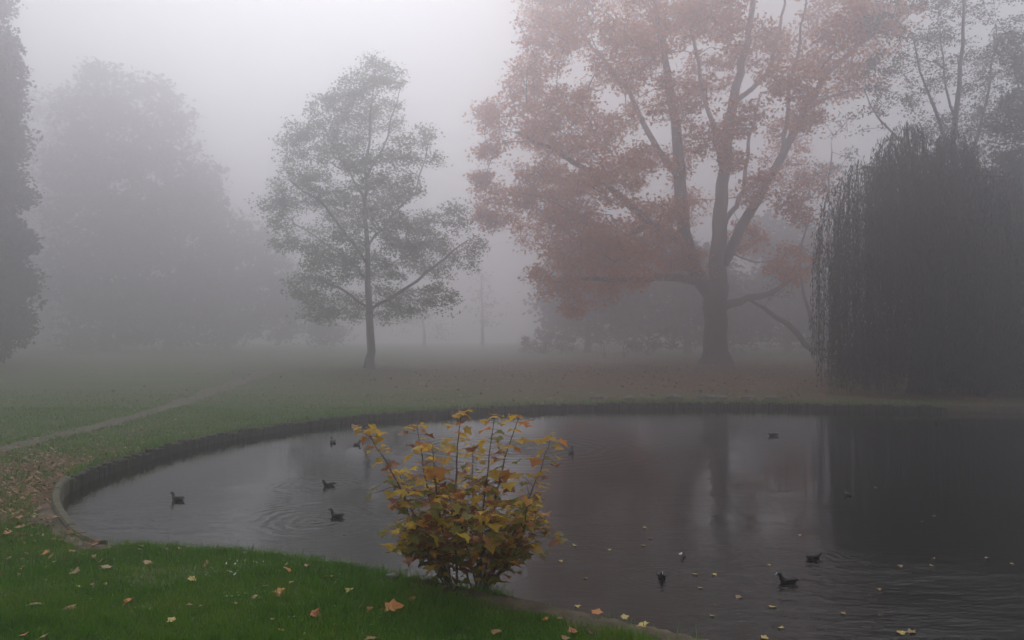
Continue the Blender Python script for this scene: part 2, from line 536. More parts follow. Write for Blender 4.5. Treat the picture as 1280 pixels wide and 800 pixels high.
# trodden earth along the near right edge
def strip(name, pa, pb, w_in, w_out, mat, z):
    s_a, s_b = bank_s(pa), bank_s(pb)
    if s_b < s_a: s_b += LEN
    n = int((s_b - s_a) / .04); v, f = [], []
    for i in range(n + 1):
        s_ = s_a + (s_b - s_a) * i / n
        fade = min(1, i / 12, (n - i) / 12)
        p, n_ = bank_at(s_), bank_normal(s_)
        wo_ = w_out * fade * (1 + .35 * math.sin(i * .37) + random.uniform(-.2, .2))
        for off, zz_ in ((-w_in - .02, -.5), (-w_in, z - .07), (-w_in * .4, z - .012), (wo_ * .5, z + random.uniform(0, .012)), (wo_ + .01, .003)):
            q = p + n_ * off; v.append((q.x, q.y, zz_ + (random.uniform(-.006, .006) if zz_ > .004 else 0)))
        if i:
            for j in range(4): f.append(((i - 1) * 5 + j, (i - 1) * 5 + j + 1, i * 5 + j + 1, i * 5 + j))
    me_ = bpy.data.meshes.new(name); me_.from_pydata(v, [], f); me_.update()
    if sum(p_.normal.z for p_ in me_.polygons) < 0: me_.flip_normals()
    return link(name, me_, mat, None, True)
tag(strip('bank_earth', (2.1, 3.1), G(520, 726), .05, .17, M['earth'], .018), kind='structure')
tag(strip('bank_earth', G(170, 684), G(68, 625), -.03, .22, M['earth'], .012), kind='structure')

# ---------------------------------------------------------------- trees
def quads_mesh(name, Cn, size, up_bias=0.0, aspect=.6, dirs=None):
    """one rhombic leaf per centre; size array"""
    n = len(Cn)
    if dirs is None:
        A = rng.normal(0, 1, (n, 3)); A[:, 2] *= .6
    else: A = dirs
    A /= np.linalg.norm(A, axis=1, keepdims=True) + 1e-9
    B = rng.normal(0, 1, (n, 3)); B[:, 2] *= (1 - up_bias)
    B -= A * np.sum(A * B, 1, keepdims=True); B /= np.linalg.norm(B, axis=1, keepdims=True) + 1e-9
    s = size[:, None]
    V_ = np.stack([Cn - A * s * .5, Cn + B * s * .5 * aspect + A * s * .05, Cn + A * s * .5, Cn - B * s * .5 * aspect + A * s * .05], 1).reshape(-1, 3)
    F_ = np.arange(4 * n).reshape(n, 4)
    return np_mesh(name, V_, F_, 4)
def densify(poly, step=.7):
    out = [poly[0]]
    for a, b_ in zip(poly[:-1], poly[1:]):
        k = max(1, int((b_[0] - a[0]).length / step))
        for j in range(1, k + 1):
            u = j / k
            p = a[0].lerp(b_[0], u)
            if j < k: p = p + Vector([random.uniform(-1, 1) * .13 * step for _ in range(3)])
            out.append((p, a[1] * (1 - u) + b_[1] * u))
    return out
def tree(name, label, cat, base, trunk, limbs, blobs, leaf, per, rc, mat, bark='bark', group=None, twig=.014, step=.7, asp=.65, depth=1.0, voids=()):
    """trunk/limbs: lists of (px, py, depth, radius); blobs: (px, py, r_px, depth, clusters)"""
    root = empty(name, base)
    tag(root, label, cat, group)
    bv = Vector(base)
    nodes = []
    def line(pl, nm, sides):
        pts = densify([(at(x, y, d), r) for x, y, d, r in pl], step)
        if nm == 'trunk':
            r0 = pts[0][1]
            pts[0] = (Vector((pts[0][0].x, pts[0][0].y, -.15)), r0 * 1.6)
            ins = pts[0][0].lerp(pts[1][0], .0); 
            pts.insert(1, (Vector((ins.x, ins.y, .12)), r0 * 1.35))
            pts.insert(2, (Vector((ins.x, ins.y, .45)), r0 * 1.08))
            pts = [p for i, p in enumerate(pts) if i < 3 or p[0].z > .6]
        for p, r in pts[3 if nm == 'trunk' else 0:]: nodes.append(p)
        MB().tube([p - bv for p, _ in pts], [r * .86 for _, r in pts], sides, True, .04).build(nm, M[bark], root, True)
    line(trunk, 'trunk', 12)
    for l in limbs: line(l, 'limb', 8)
    cl = []
    for x, y, rp, d, n in blobs:
        c = at(x, y, d); r = rp * d / F
        q = rng.normal(0, 1, (n, 3)); q /= np.linalg.norm(q, axis=1, keepdims=True)
        q *= rng.uniform(.25, 1, (n, 1)) ** .45
        q = q * np.array([r, r * depth, r * .9]) + np.array(c)
        cl.append(q)
    cl = np.concatenate(cl)
    cl = cl[cl[:, 2] > .25]
    for vx, vy, vr in voids:                     # openings in the crown where the sky shows through
        v0, v1 = np.array(at(vx, vy, base[1] - 7)), np.array(at(vx, vy, base[1] + 7))
        ax_ = (v1 - v0) / np.linalg.norm(v1 - v0)
        w0 = cl - v0; dist_ = np.linalg.norm(w0 - (w0 @ ax_)[:, None] * ax_, axis=1)
        cl = cl[dist_ > vr * base[1] / F * rng.uniform(.35, 1.1, len(cl))]
    NP = np.array([tuple(p) for p in nodes]); 
    d0 = np.min(np.linalg.norm(cl[:, None, :] - NP[None], axis=2), axis=1)
    order = np.argsort(d0)
    P = np.zeros((len(NP) + len(cl) * 8, 3)); P[:len(NP)] = NP; cnt = len(NP)
    mb = MB()
    for k in order:
        c = cl[k]
        dd = np.linalg.norm(P[:cnt] - c, axis=1) + .25 * np.maximum(0, P[:cnt, 2] - c[2])
        j = int(np.argmin(dd)); a = P[j].copy()
        L = np.linalg.norm(c - a)
        ns = max(1, min(6, int(L / .6)))
        bend = rng.normal(0, .09, 3) * L; bend[2] += .06 * L
        pts = [a]
        for s_ in range(1, ns + 1):
            u = s_ / ns
            p = a + (c - a) * u + bend * math.sin(PI * u)
            pts.append(p)
            if cnt < len(P): P[cnt] = p; cnt += 1
        r0 = min(.09, twig * (1 + L * .9))
        mb.tube([Vector(p) - bv for p in pts], [r0 * (1 - .75 * i / len(pts)) for i in range(len(pts))], 3, False)
    tag(mb.build('twigs', M[bark], root), kind='stuff')
    n = len(cl)
    Cn = np.repeat(cl, per, 0)
    off = rng.normal(0, 1, Cn.shape); off /= np.linalg.norm(off, axis=1, keepdims=True)
    off *= 2.0 * rc * rng.uniform(0, 1, (len(Cn), 1)) ** .55 * np.repeat(rng.uniform(.55, 1.25, (n, 1)), per, 0); off[:, 2] *= .6
    Cn = Cn + off
    keep = Cn[:, 2] > .15
    Cn = Cn[keep]
    sz = leaf * rng.uniform(.6, 1.3, len(Cn))
    me_ = quads_mesh('crown', Cn - np.array(bv), sz, .4, asp)
    link('crown', me_, M[mat], root)
    return root

# --- the red oak
D = 44.6
ob = [(640,155,38),(622,250,34),(655,105,28),(690,55,42),(715,15,45),(700,150,50),(668,200,30),(690,245,48),(660,290,24),(725,300,48),(690,345,32),(740,350,42),(715,382,18),
      (795,330,42),(805,290,42),(775,225,40),(760,140,48),(780,70,50),(800,20,50),(850,40,48),(845,120,40),(835,200,34),(890,20,50),(890,90,36),(880,170,28),(930,150,28),
      (950,60,34),(975,110,36),(1000,50,38),(1035,75,30),(1060,35,32),(1095,50,30),(1010,150,26),(985,205,34),(950,235,26),(1000,255,28),(930,300,26),(985,330,26),(860,260,26),(840,320,26),
      (1120,20,28),(1060,110,20),(1080,90,26),(1035,20,34),(1100,-10,34),(1020,110,24),(985,160,24),(915,200,18),(1025,225,22),(612,190,16),(608,145,14),(612,275,14),(668,40,26),(672,0,26),(735,195,34),(815,200,30),(720,245,34),(830,265,24),(760,320,40),(860,330,22),(600,225,10),
      (690,-40,45),(760,-55,45),(840,-60,45),(920,-55,45),(1000,-50,45),(1070,-30,40)]
dens = {(1060,110):6, (1035,75):12, (1000,50):16, (1095,50):12, (930,300):12, (985,330):12, (1010,150):11, (1060,35):16, (1120,20):11, (950,235):12,
        (950,60):20, (975,110):18, (930,150):12, (890,90):20, (880,170):14, (655,105):14, (845,120):24, (860,260):12}
blobs = []
for k, (x, y, r) in enumerate(ob):
    n = int(1.9 * dens.get((x, y), 0)) or ( int(max(13, r * r / 2600 * (60 if y < 200 else 72))))
    dd = D + (-6, 2, -4, 5, -2)[k % 5] * (.7 + .6 * random.random())
    if x < 660: dd = D + random.uniform(-2, 2)
    blobs.append((x, y, r, dd, n))
    if r > 38: blobs.append((x + random.uniform(-12, 12), y + random.uniform(-12, 12), r * .9, D - (dd - D), n // 2))
oak = tree('oak_tree', 'huge spreading oak with russet red autumn leaves on the far bank of the pond', 'tree', (G(895, 455).x, D, 0),
     [(895,455,D,.86),(894,420,D,.74),(893,385,D,.74),(896,355,D,.78)],
     [[(893,372,D,.55),(868,338,D,.48),(855,290,D-.5,.42),(850,230,D-1,.38),(846,170,D-1.5,.32),(836,110,D-2,.25),(828,50,D-3,.17),(815,-20,D-3,.08)],
      [(897,365,D,.62),(898,310,D,.52),(902,250,D+.5,.42),(908,180,D+1,.36),(918,120,D+1,.30),(935,50,D+1.5,.22),(945,-20,D+2,.15),(940,-70,D+2,.08)],
      [(903,330,D,.40),(925,285,D-.5,.33),(950,245,D-1,.29),(978,195,D-1,.26),(1005,140,D-1.5,.22),(1030,95,D-2,.18),(1075,55,D-2,.14),(1120,18,D-2,.08)],
      [(857,300,D-.5,.28),(815,282,D-2,.24),(775,245,D-3,.20),(740,215,D-4,.16),(690,185,D-4,.12),(645,165,D-4,.07)],
      [(812,280,D-1.8,.2),(770,300,D+1,.16),(720,300,D+3,.12),(670,260,D+3,.09),(625,255,D+3,.05)],
      [(875,352,D,.30),(835,347,D-1,.24),(790,350,D-2,.19),(745,348,D-2.5,.14),(700,350,D-3,.08)],
      [(902,385,D,.3),(935,372,D+1,.24),(970,363,D+2,.18),(1000,345,D+2,.12),(1025,320,D+2,.06)],
      [(850,225,D-1,.22),(810,165,D+.5,.18),(785,110,D+1,.15),(740,60,D+2,.11),(705,10,D+2,.07)],
      [(905,215,D+.7,.2),(880,120,D+3,.15),(865,40,D+4,.12),(850,-60,D+4,.07)],
      [(915,130,D+1,.18),(960,90,D+2,.14),(975,40,D+3,.1),(990,-60,D+3,.06)],
      [(978,195,D-1,.16),(985,120,D+1,.12),(1000,50,D+1,.09),(1010,-20,D+1,.05)],
      [(900,290,D,.2),(930,240,D+3,.15),(935,180,D+4,.12),(950,120,D+5,.08)],
      [(1010,135,D-1.5,.12),(1040,120,D-1,.09),(1080,110,D-1,.05)]],
     blobs, .20, 50, .42, 'oak_leaf', twig=.016, depth=1.15,
     voids=[(842,150,20),(762,122,30),(852,82,20),(882,58,24),(812,100,17),(650,192,17),(975,138,20),(1030,190,26),(700,120,9),(740,60,9),(820,228,24),(838,182,24),(878,268,13),(880,205,11),(930,180,12),(905,250,14),(1118,110,20),(835,20,10),(690,285,9)])

# --- the paler green tree
D = 39.3
gb = [(470,88,24),(493,98,16),(450,108,24),(425,128,20),(402,128,18),(372,165,18),(400,172,28),(440,165,28),(480,145,26),(528,168,16),(500,190,26),(462,215,28),(372,212,22),(362,250,22),
      (400,235,28),(430,268,28),(505,232,24),(480,275,30),(382,298,22),(540,285,24),(572,272,20),(590,302,14),(548,325,28),(500,325,30),(455,328,30),(410,340,28),(376,358,18),(396,385,24),
      (435,385,24),(475,378,26),(515,378,26),(550,372,20),(332,255,9),(590,325,10),(350,230,10),(545,200,9),(430,310,26),(352,298,16),(420,200,24),(440,250,24),(500,295,24),(400,318,20),(482,240,22),(365,185,18),(525,300,20),(440,135,20),(350,275,14)]
blobs = [(x, y, r, D + random.uniform(-2.5, 2.5), int(max(6, r * r * .050))) for x, y, r in gb]
tree('lime_tree', 'slender pale green tree with a straight trunk standing alone on the misty lawn', 'tree', (G(462, 460).x, D, 0),
     [(462,460,D,.25),(462,400,D,.21),(460,330,D,.15),(456,250,D,.10),(462,160,D,.06),(469,80,D,.02)],
     [[(461,390,D,.09),(500,365,D-1,.09),(540,335,D-1.5,.07),(585,300,D-2,.03)], [(461,385,D,.085),(425,360,D+1,.08),(390,345,D+1.5,.05),(360,365,D+1.5,.03)],
      [(459,330,D,.08),(430,290,D-1,.08),(400,250,D-1.5,.06),(362,225,D-2,.03)], [(458,310,D,.075),(490,270,D+1,.07),(520,240,D+1.5,.05),(535,180,D+2,.03)],
      [(457,260,D,.09),(435,210,D+1,.06),(405,160,D+2,.04),(385,145,D+2,.02)], [(458,220,D,.07),(485,170,D-1,.05),(500,110,D-1.5,.02)],
      [(460,350,D,.1),(440,330,D+2,.07),(400,300,D+3,.05),(340,258,D+3,.02)]],
     blobs, .14, 42, .34, 'lime_leaf', twig=.008, depth=1.1)

# --- misty wood behind on the left, the tall dark conifer at the edge
def forest(name, label, D, trunk_x, r0, bl, mat='wood_leaf', leaf=.55, per=26, rc=.9, ds=.04, top=None, cat='tree', group=None, bark='bark', twig=.02):
    by_ = 418 + 1650 / D
    ty = min(y - r for x, y, r in bl) + 12
    tx = [x for x, y, r in bl if y - r + 12 == ty][0]
    tx = trunk_x * .4 + tx * .6
    tr = [(trunk_x, by_, D, r0), (trunk_x, by_ - (by_ - ty) * .35, D, r0 * .75), (trunk_x * .5 + tx * .5, by_ - (by_ - ty) * .7, D, r0 * .5), (tx, ty, D, r0 * .12)]
    lm = []
    for x, y, r in bl[::2]:
        yy = min(by_ - 25, y + r * .9 + 10)
        u = max(.15, min(1, (by_ - yy) / (by_ - ty)))
        lm.append([(trunk_x + (tx - trunk_x) * max(0, u - .35) / .65 * .8, yy, D, r0 * .3 * (1.2 - u)), ((trunk_x + x) / 2, (yy + y) / 2 - 4, D + random.uniform(-1, 1), r0 * .2 * (1.2 - u)), (x, y, D + random.uniform(-2, 2), .03)])
    blobs_ = []
    for x, y, r in bl:
        blobs_.append((x, y, r, D + random.uniform(-2, 2), int(max(6, r * r * ds))))
    return tree(name, label, cat, (G(trunk_x, by_).x, D, 0), tr, lm, blobs_, leaf, per, rc, mat, bark, group, twig, 1.6)
forest('tall_tree', 'tallest of the round topped trees looming grey in the fog on the left', 80, 132, .5,
       [(132,108,34),(110,150,38),(155,160,34),(95,210,40),(140,220,48),(110,280,52),(165,290,48),(90,350,50),(140,360,55),(120,410,40),(175,400,40)])
forest('tall_tree', 'second tallest foggy tree with a lopsided top just right of the tallest', 84, 210, .45,
       [(195,120,26),(215,150,28),(185,185,34),(225,210,36),(235,250,34),(200,270,46),(245,310,42),(205,350,50),(250,380,44),(210,410,38)])
forest('tall_tree', 'smaller sloping foggy tree between the tall grey trees and the pale green tree', 86, 285, .35,
       [(262,225,22),(255,260,28),(280,285,34),(300,330,38),(265,350,40),(320,370,38),(285,400,40),(340,400,34),(360,375,26),(345,340,26),(385,395,28),(325,305,20),(410,420,20)])
forest('tall_tree', 'faint far tree filling the fog between the dark edge conifer and the tallest tree', 105, 62, .4,
       [(65,130,26),(50,180,36),(75,230,40),(45,290,48),(75,350,50),(40,400,44),(80,410,36)])
forest('conifer_tree', 'dark columnar conifer cut off by the left edge of the view', 41, -45, .4,
       [(-30,-60,36),(-20,0,32),(-35,50,44),(-18,80,38),(-40,130,50),(-15,160,44),(-45,210,56),(-14,230,44),(-50,290,60),(-10,300,48),(-50,360,62),(-10,370,50),(-40,415,50),(5,410,32),(10,85,14),(-2,60,22),(4,130,24),(-8,100,34),(6,180,26),(12,240,26),(14,300,28),(18,350,26)],
       'dark_leaf', .24, 34, .34, .075)
# masses behind the lawn
forest('background_tree', 'round foggy tree on the lawn edge behind the bench', 74, 735, .35,
       [(720,330,34),(755,350,38),(700,375,32),(740,395,36),(780,400,34),(705,415,24)])
forest('background_tree', 'dim foggy tree directly behind the trunk of the red oak', 72, 860, .35,
       [(840,330,40),(880,350,44),(820,385,36),(870,400,40),(915,380,36),(930,415,26)])
forest('background_tree', 'dim foggy tree behind the leaning trunk right of the red oak', 76, 985, .35,
       [(960,300,36),(1000,310,40),(975,350,44),(1020,370,40),(950,395,30),(1000,405,36)])
forest('background_tree', 'very faint small tree in the pale gap between the green tree and the oak', 96, 603, .25,
       [(600,362,20),(590,385,20),(615,390,20),(600,340,12)], leaf=.35, per=12, ds=.02)
forest('background_tree', 'very faint low tree in the fog just right of the green tree trunk', 100, 530, .25,
       [(520,385,22),(545,395,22),(500,405,20),(560,412,16)], leaf=.35, per=12, ds=.02)
def bush(name, label, D, bl, mat='wood_leaf', leaf=.2, per=26, rc=.3, ds=.05, cat='bush', group=None):
    x0 = bl[0][0]; by_ = 418 + 1650 / D
    lm = [[(x0 + random.uniform(-3, 3), by_ - 1, D, .05), ((x0 + x) / 2, (by_ + y) / 2, D, .04), (x, y, D, .02)] for x, y, r in bl]
    return tree(name, label, cat, (G(x0, by_).x, D, 0), [(x0, by_, D, .07), (x0, by_ - 1300 / D, D, .04)], lm,
                [(x, y, r, D + random.uniform(-.6, .6), int(max(6, r * r * ds))) for x, y, r in bl], leaf, per, rc, mat, 'wet_bark', group, .012, .5)
bush('bush', 'low foggy bush under the red oak branches left of the bench', 66, [(680,428,14),(655,432,12),(705,430,14)], leaf=.3)
bush('bush', 'dark low bush left of the bench under the russet crown', 62, [(810,428,15),(835,425,16),(790,432,10)], leaf=.3)
bush('bush', 'low shrub at the foot of the leaning trunk', 46, [(1035,425,20),(1055,410,24),(1030,440,12)], 'dark_leaf')

# --- leaning multi-stemmed tree right of the oak
D = 46
tree('leaning_tree', 'thin multi stemmed tree with one trunk leaning left towards the red oak', 'tree', (G(1026, 454).x, D, 0),
     [(1026,454,D,.22),(1018,440,D,.2),(985,405,D,.17),(955,385,D,.13),(930,372,D-.5,.06)],
     [[(1026,450,D,.13),(1016,410,D+.5,.12),(1005,370,D+1,.1),(1000,320,D+1,.08),(1012,260,D+1.5,.05)],
      [(1030,450,D,.12),(1030,400,D-.5,.11),(1022,340,D-.5,.09),(1030,270,D,.07),(1040,190,D,.04)],
      [(1018,440,D,.1),(1028,380,D+1,.08),(1045,330,D+1,.06),(1042,260,D+1,.04)]],
     [(1010,260,28,D,12),(1040,200,26,D,12),(1045,150,24,D,9),(1000,320,24,D+1,8),(1050,290,26,D,16),(1050,350,22,D,12),(1030,330,18,D,8),(975,360,16,D,6),(1020,230,30,D-1,9),(1060,240,24,D,14)],
     .16, 22, .32, 'thin_leaf', 'wet_bark', twig=.012, voids=[(1030,190,24),(1035,225,12)])
# --- airy trees above and behind the willow
D = 34
tree('airy_tree', 'tall airy tree with thin bare looking limbs above the willow', 'tree', (G(1195, 418 + 1650 / D).x, D, 0),
     [(1195,466,D,.24),(1194,350,D,.2),(1192,240,D,.17),(1193,160,D,.13),(1200,80,D,.1),(1205,10,D,.06),(1200,-40,D,.03)],
     [[(1193,200,D,.1),(1170,140,D-1,.08),(1150,90,D-1,.05),(1140,40,D-1,.03)], [(1193,240,D,.11),(1222,170,D+1,.09),(1238,100,D+1,.06),(1245,30,D+1,.03)],
      [(1195,150,D,.07),(1180,90,D+1,.05),(1175,30,D+1,.03)], [(1194,230,D,.1),(1140,190,D+1,.07),(1100,150,D+1,.05),(1080,110,D+1,.02)]],
     [(1140,60,30,D,24),(1165,30,30,D,22),(1200,20,34,D+1,24),(1235,30,34,D,26),(1110,110,28,D,26),(1150,120,26,D+1,26),(1180,90,22,D,14),(1225,120,30,D,30),(1250,80,28,D+1,26),(1270,40,28,D,22),
      (1090,150,22,D,11),(1190,-30,50,D,24),(1240,-20,40,D,26),(1130,-10,36,D,24),(1100,30,24,D,16),(1130,90,24,D+2,16),(1180,60,24,D+2,16),(1215,80,26,D+2,20),(1240,150,26,D+1,24),(1100,80,20,D+1,12),(1160,180,26,D,20),(1200,150,24,D+2,18),(1265,100,24,D+2,22),(1265,150,30,D,30),(1170,160,26,D,20),(1215,180,28,D,34),(1250,230,36,D,50),(1210,260,34,D,45),(1170,230,34,D,45),(1130,220,30,D,30),(1095,220,22,D,14)],
     .12, 30, .26, 'thin_leaf', 'wet_bark', twig=.009,
     voids=[(1118,110,20),(1230,35,26),(1160,138,20),(1080,150,16),(1190,60,10),(1262,112,12),(1150,20,12)])
D = 29
tree('dark_tree', 'dense dark tree cut off by the right edge behind the willow', 'tree', (G(1310, 418 + 1650 / D).x, D, 0),
     [(1310,475,D,.26),(1308,350,D,.2),(1300,220,D,.14),(1300,80,D,.08),(1305,20,D,.03)],
     [[(1308,300,D,.1),(1280,240,D-1,.07),(1260,200,D-1,.03)], [(1308,380,D,.1),(1270,330,D-1,.07),(1240,300,D-1,.03)], [(1303,180,D,.08),(1280,130,D,.05),(1268,90,D,.02)]],
     [(1285,80,24,D,40),(1295,130,38,D,80),(1275,190,32,D,70),(1262,215,30,D,60),(1262,60,24,D,26),(1250,290,30,D-2,80),(1245,390,34,D-2,80),(1268,150,26,D-2,50),(1275,240,30,D-2,70),(1255,280,34,D,70),(1262,340,36,D,80),(1310,210,50,D,60),(1265,250,34,D-1,50),(1300,290,55,D,90),(1250,320,36,D-1,55),(1290,370,55,D,90),(1240,390,40,D,70),(1285,435,50,D,80),(1230,440,34,D,50),(1262,62,12,D,6)],
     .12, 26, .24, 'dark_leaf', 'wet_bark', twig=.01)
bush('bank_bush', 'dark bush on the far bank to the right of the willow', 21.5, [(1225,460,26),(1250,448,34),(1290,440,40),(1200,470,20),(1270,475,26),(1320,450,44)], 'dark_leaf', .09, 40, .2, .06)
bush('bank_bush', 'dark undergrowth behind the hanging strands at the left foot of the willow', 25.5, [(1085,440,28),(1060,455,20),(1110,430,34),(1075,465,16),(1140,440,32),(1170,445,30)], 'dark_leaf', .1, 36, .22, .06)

# --- weeping willow
D = 22.6
wr = empty('weeping_willow', (at(1152, 490, D).x, D, 0))
tag(wr, 'dark weeping willow with strands hanging to the water on the right', 'tree')
wb = Vector(wr.location)
MB().tube([(0,0,-.15),(.02,0,.12),(.03,.02,.5),(.05,0,1.6),(-.05,.05,3),(0,.1,4.4),(.05,.1,5.6)], [.5,.4,.33,.28,.24,.17,.08], 12, True, .05).build('trunk', M['wet_bark'], wr, True)
RX, RY, ZT = 2.55, 2.5, 7.75
for k in range(11):
    a = k * 2.4; e = random.uniform(.25, .5)
    z0 = 1.8 + .25 * k
    p1 = Vector((.05, .05, z0)); p3 = Vector((math.cos(a) * RX * e, math.sin(a) * RY * e, min(ZT - 1.6, z0 + 2.0 + random.random())))
    p2 = p1.lerp(p3, .5) + Vector((0, 0, .35))
    MB().tube([p1, p1.lerp(p2, .6), p2, p2.lerp(p3, .55), p3], [.11, .09, .07, .045, .015], 6).build('limb', M['wet_bark'], wr, True)
LC, LD, LS = [], [], []
sb_ = MB()
mounds = [(-1.75,0,5.7,.85,80),(-1.0,-.7,6.6,.9,100),(-.25,.3,7.8,.95,120),(.6,-.5,6.95,.95,120),(1.25,.5,7.65,.85,110),(2.05,-.3,6.35,.9,110),(.2,-1.5,6.0,1.0,110),(-1.1,1.3,6.9,.9,90),
          (1.2,1.7,6.4,1.0,100),(2.6,.7,5.5,.8,90),(-2.25,-.4,4.6,.55,34),(-.5,-2.1,4.9,.8,80),(1.5,-1.6,5.4,.95,110),(.4,1.2,7.2,.8,80),(2.5,-1.1,4.6,.7,70),(-1.5,-1.3,5.2,.75,70),(-.75,.2,7.35,.5,40),(1.75,.6,7.1,.5,40),(-2.75,.2,4.9,.3,12),(-2.55,-.8,3.8,.35,12),(-2.3,.8,6.0,.4,16)]
for mx_, my_, mh, mr_, mn in mounds:
    if mx_ > -2.2: MB().tube([(0, .05, mh * .45), (mx_ * .45, my_ * .45, mh * .8), (mx_ * .85, my_ * .85, mh - .25), (mx_ * 1.1, my_ * 1.1, mh - .3)], [.06, .045, .03, .012], 6).build('branch', M['wet_bark'], wr, True)
    for k in range(mn):
        a = random.uniform(0, 2 * PI); q = random.random() ** .5
        e = mr_ * q * (1 + .18 * math.sin(3 * a + mh * 3) + random.uniform(-.08, .12))
        x, y = mx_ + math.cos(a) * e, my_ + math.sin(a) * e
        zt = mh - .95 * q ** 2.4 + random.uniform(-.28, .1)
        zb = random.choice((-.12, 0, .15, .4, .9, 1.6, 2.2)) + random.uniform(-.1, .3)
        if mh > 6.5: zb += random.choice((0, .5, 1.5, 2.5))
        if not bool(in_pond(np.array([wb.x + x]), np.array([wb.y + y]), .1)[0]): zb = max(zb, .12)
        L = max(.6, zt - zb)
        pts = []; sw = random.gauss(0, .1); bx_ = random.uniform(.1, .4) * q; ph_ = random.uniform(0, 6)
        for j in range(11):
            u = j / 10; h_ = min(1, u * L / .9)
            arc = math.sin(h_ * PI / 2)
            pts.append(Vector((x + math.cos(a) * bx_ * (arc - 1) + sw * u * u + .025 * math.sin(u * 7 + ph_), y + math.sin(a) * bx_ * (arc - 1) + .02 * math.cos(u * 6 + ph_), zt - L * u + .16 * (1 - (1 - h_) ** 2) * (1 - u))))
        sb_.tube(pts, .005, 3, False)
        nl = int(L * 14)
        for j in range(nl):
            u = random.random(); ii = u * 10; i0 = min(9, int(ii)); p = pts[i0].lerp(pts[i0 + 1], ii - i0)
            LC.append((p.x + random.gauss(0, .035), p.y + random.gauss(0, .035), p.z)); LD.append((random.gauss(0, .35), random.gauss(0, .35), -1)); LS.append(random.uniform(.08, .19))
LC, LD, LS = np.array(LC), np.array(LD), np.array(LS)
tag(sb_.build('strands', M['wet_bark'], wr), kind='stuff')
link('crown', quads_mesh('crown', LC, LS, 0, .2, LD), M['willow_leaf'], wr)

# ---------------------------------------------------------------- bench under the fog
bt = empty('park_bench', (at(768, 448, 55).x, 55, 0), R(4))
tag(bt, 'pale wooden park bench far off in the fog left of the oak trunk', 'bench')
for k, (y, z) in enumerate(((-.22, .45), (-.08, .455), (.06, .455))): MB().box((0, y, z), (.8, .06, .018)).build('seat_slat', M['bench_wood'], bt)
for z in (.62, .76, .88): MB().box((0, .17 + (z - .45) * .15, z), (.8, .015, .05)).build('back_slat', M['bench_wood'], bt)
for sx in (-.68, .68):
    MB().tube([(sx, -.22, 0), (sx, -.22, .43), (sx, .14, .43), (sx, .24, .92)], .028, 6).build('frame', M['bench_iron'], bt)
    MB().tube([(sx, .26, 0), (sx, .14, .42)], .028, 6).build('leg', M['bench_iron'], bt)

# ---------------------------------------------------------------- stones on the far bank
for k, (px, lab) in enumerate(((748, 'small pale stone on the far bank left of the oak'), (788, 'pale stone on the far bank below the bench'), (842, 'long flat pale stone on the far bank just left of the oak trunk'),
                               (884, 'pale stone on the far bank directly below the oak trunk'), (902, 'small stone right beside the one below the oak trunk'), (936, 'flat stone on the far bank right of the oak trunk'), (968, 'rough stone on the far bank nearest the willow'))):
    p = G(px, 499); sx = random.uniform(.12, .26)
    bm_ = bmesh.new(); bmesh.ops.create_icosphere(bm_, subdivisions=2, radius=1)
    for v in bm_.verts:
        n_ = 1 + .18 * math.sin(v.co.x * 5 + k) + .12 * math.sin(v.co.y * 7 + v.co.z * 5 + k * 2)
        v.co = Vector((v.co.x * sx, v.co.y * sx * .7, v.co.z * sx * .42)) * n_
    me = bpy.data.meshes.new('stone'); bm_.to_mesh(me); bm_.free()
    o = link('stone', me, M['stone'], None, True); o.location = (p.x, p.y + .12, sx * .16)
    tag(o, lab, 'stone', 'stones along the far bank')

# ---------------------------------------------------------------- leaves
def maple(name, size, mat, curl=.25, seed=0):
    """five-lobed leaf, stalk at the origin, lobes towards +x"""
    r_ = random.Random(seed)
    ang = [-150, -128, -100, -72, -48, -24, 0, 24, 48, 72, 100, 128, 150]
    rad_ = [.42, .62, .46, .86, .58, .66, 1.0, .66, .58, .86, .46, .62, .42]
    v = [(.12 * size, 0, 0)]
    for a, r in zip(ang, rad_):
        r = r * r_.uniform(.88, 1.1) * size * .62
        x, y = .32 * size + math.cos(R(a)) * r, math.sin(R(a)) * r
        v.append((x, y, curl * size * (.5 * (y / size) ** 2 * 3 - (x / size) ** 2 * .6 + r_.uniform(-.1, .1))))
    v.append((.34 * size, 0, 0))
    c = len(v) - 1
    f = [(c, i, i + 1) for i in range(1, 13)] + [(c, 13, 0), (c, 0, 1)]
    v += [(-.12 * size, -.006 * size, -.02 * size), (-.12 * size, .02 * size, -.02 * size)]
    f.append((0, c + 1, c + 2))
    me_ = bpy.data.meshes.new(name); me_.from_pydata(v, [], f); me_.update(); me_.materials.append(mat)
    return me_

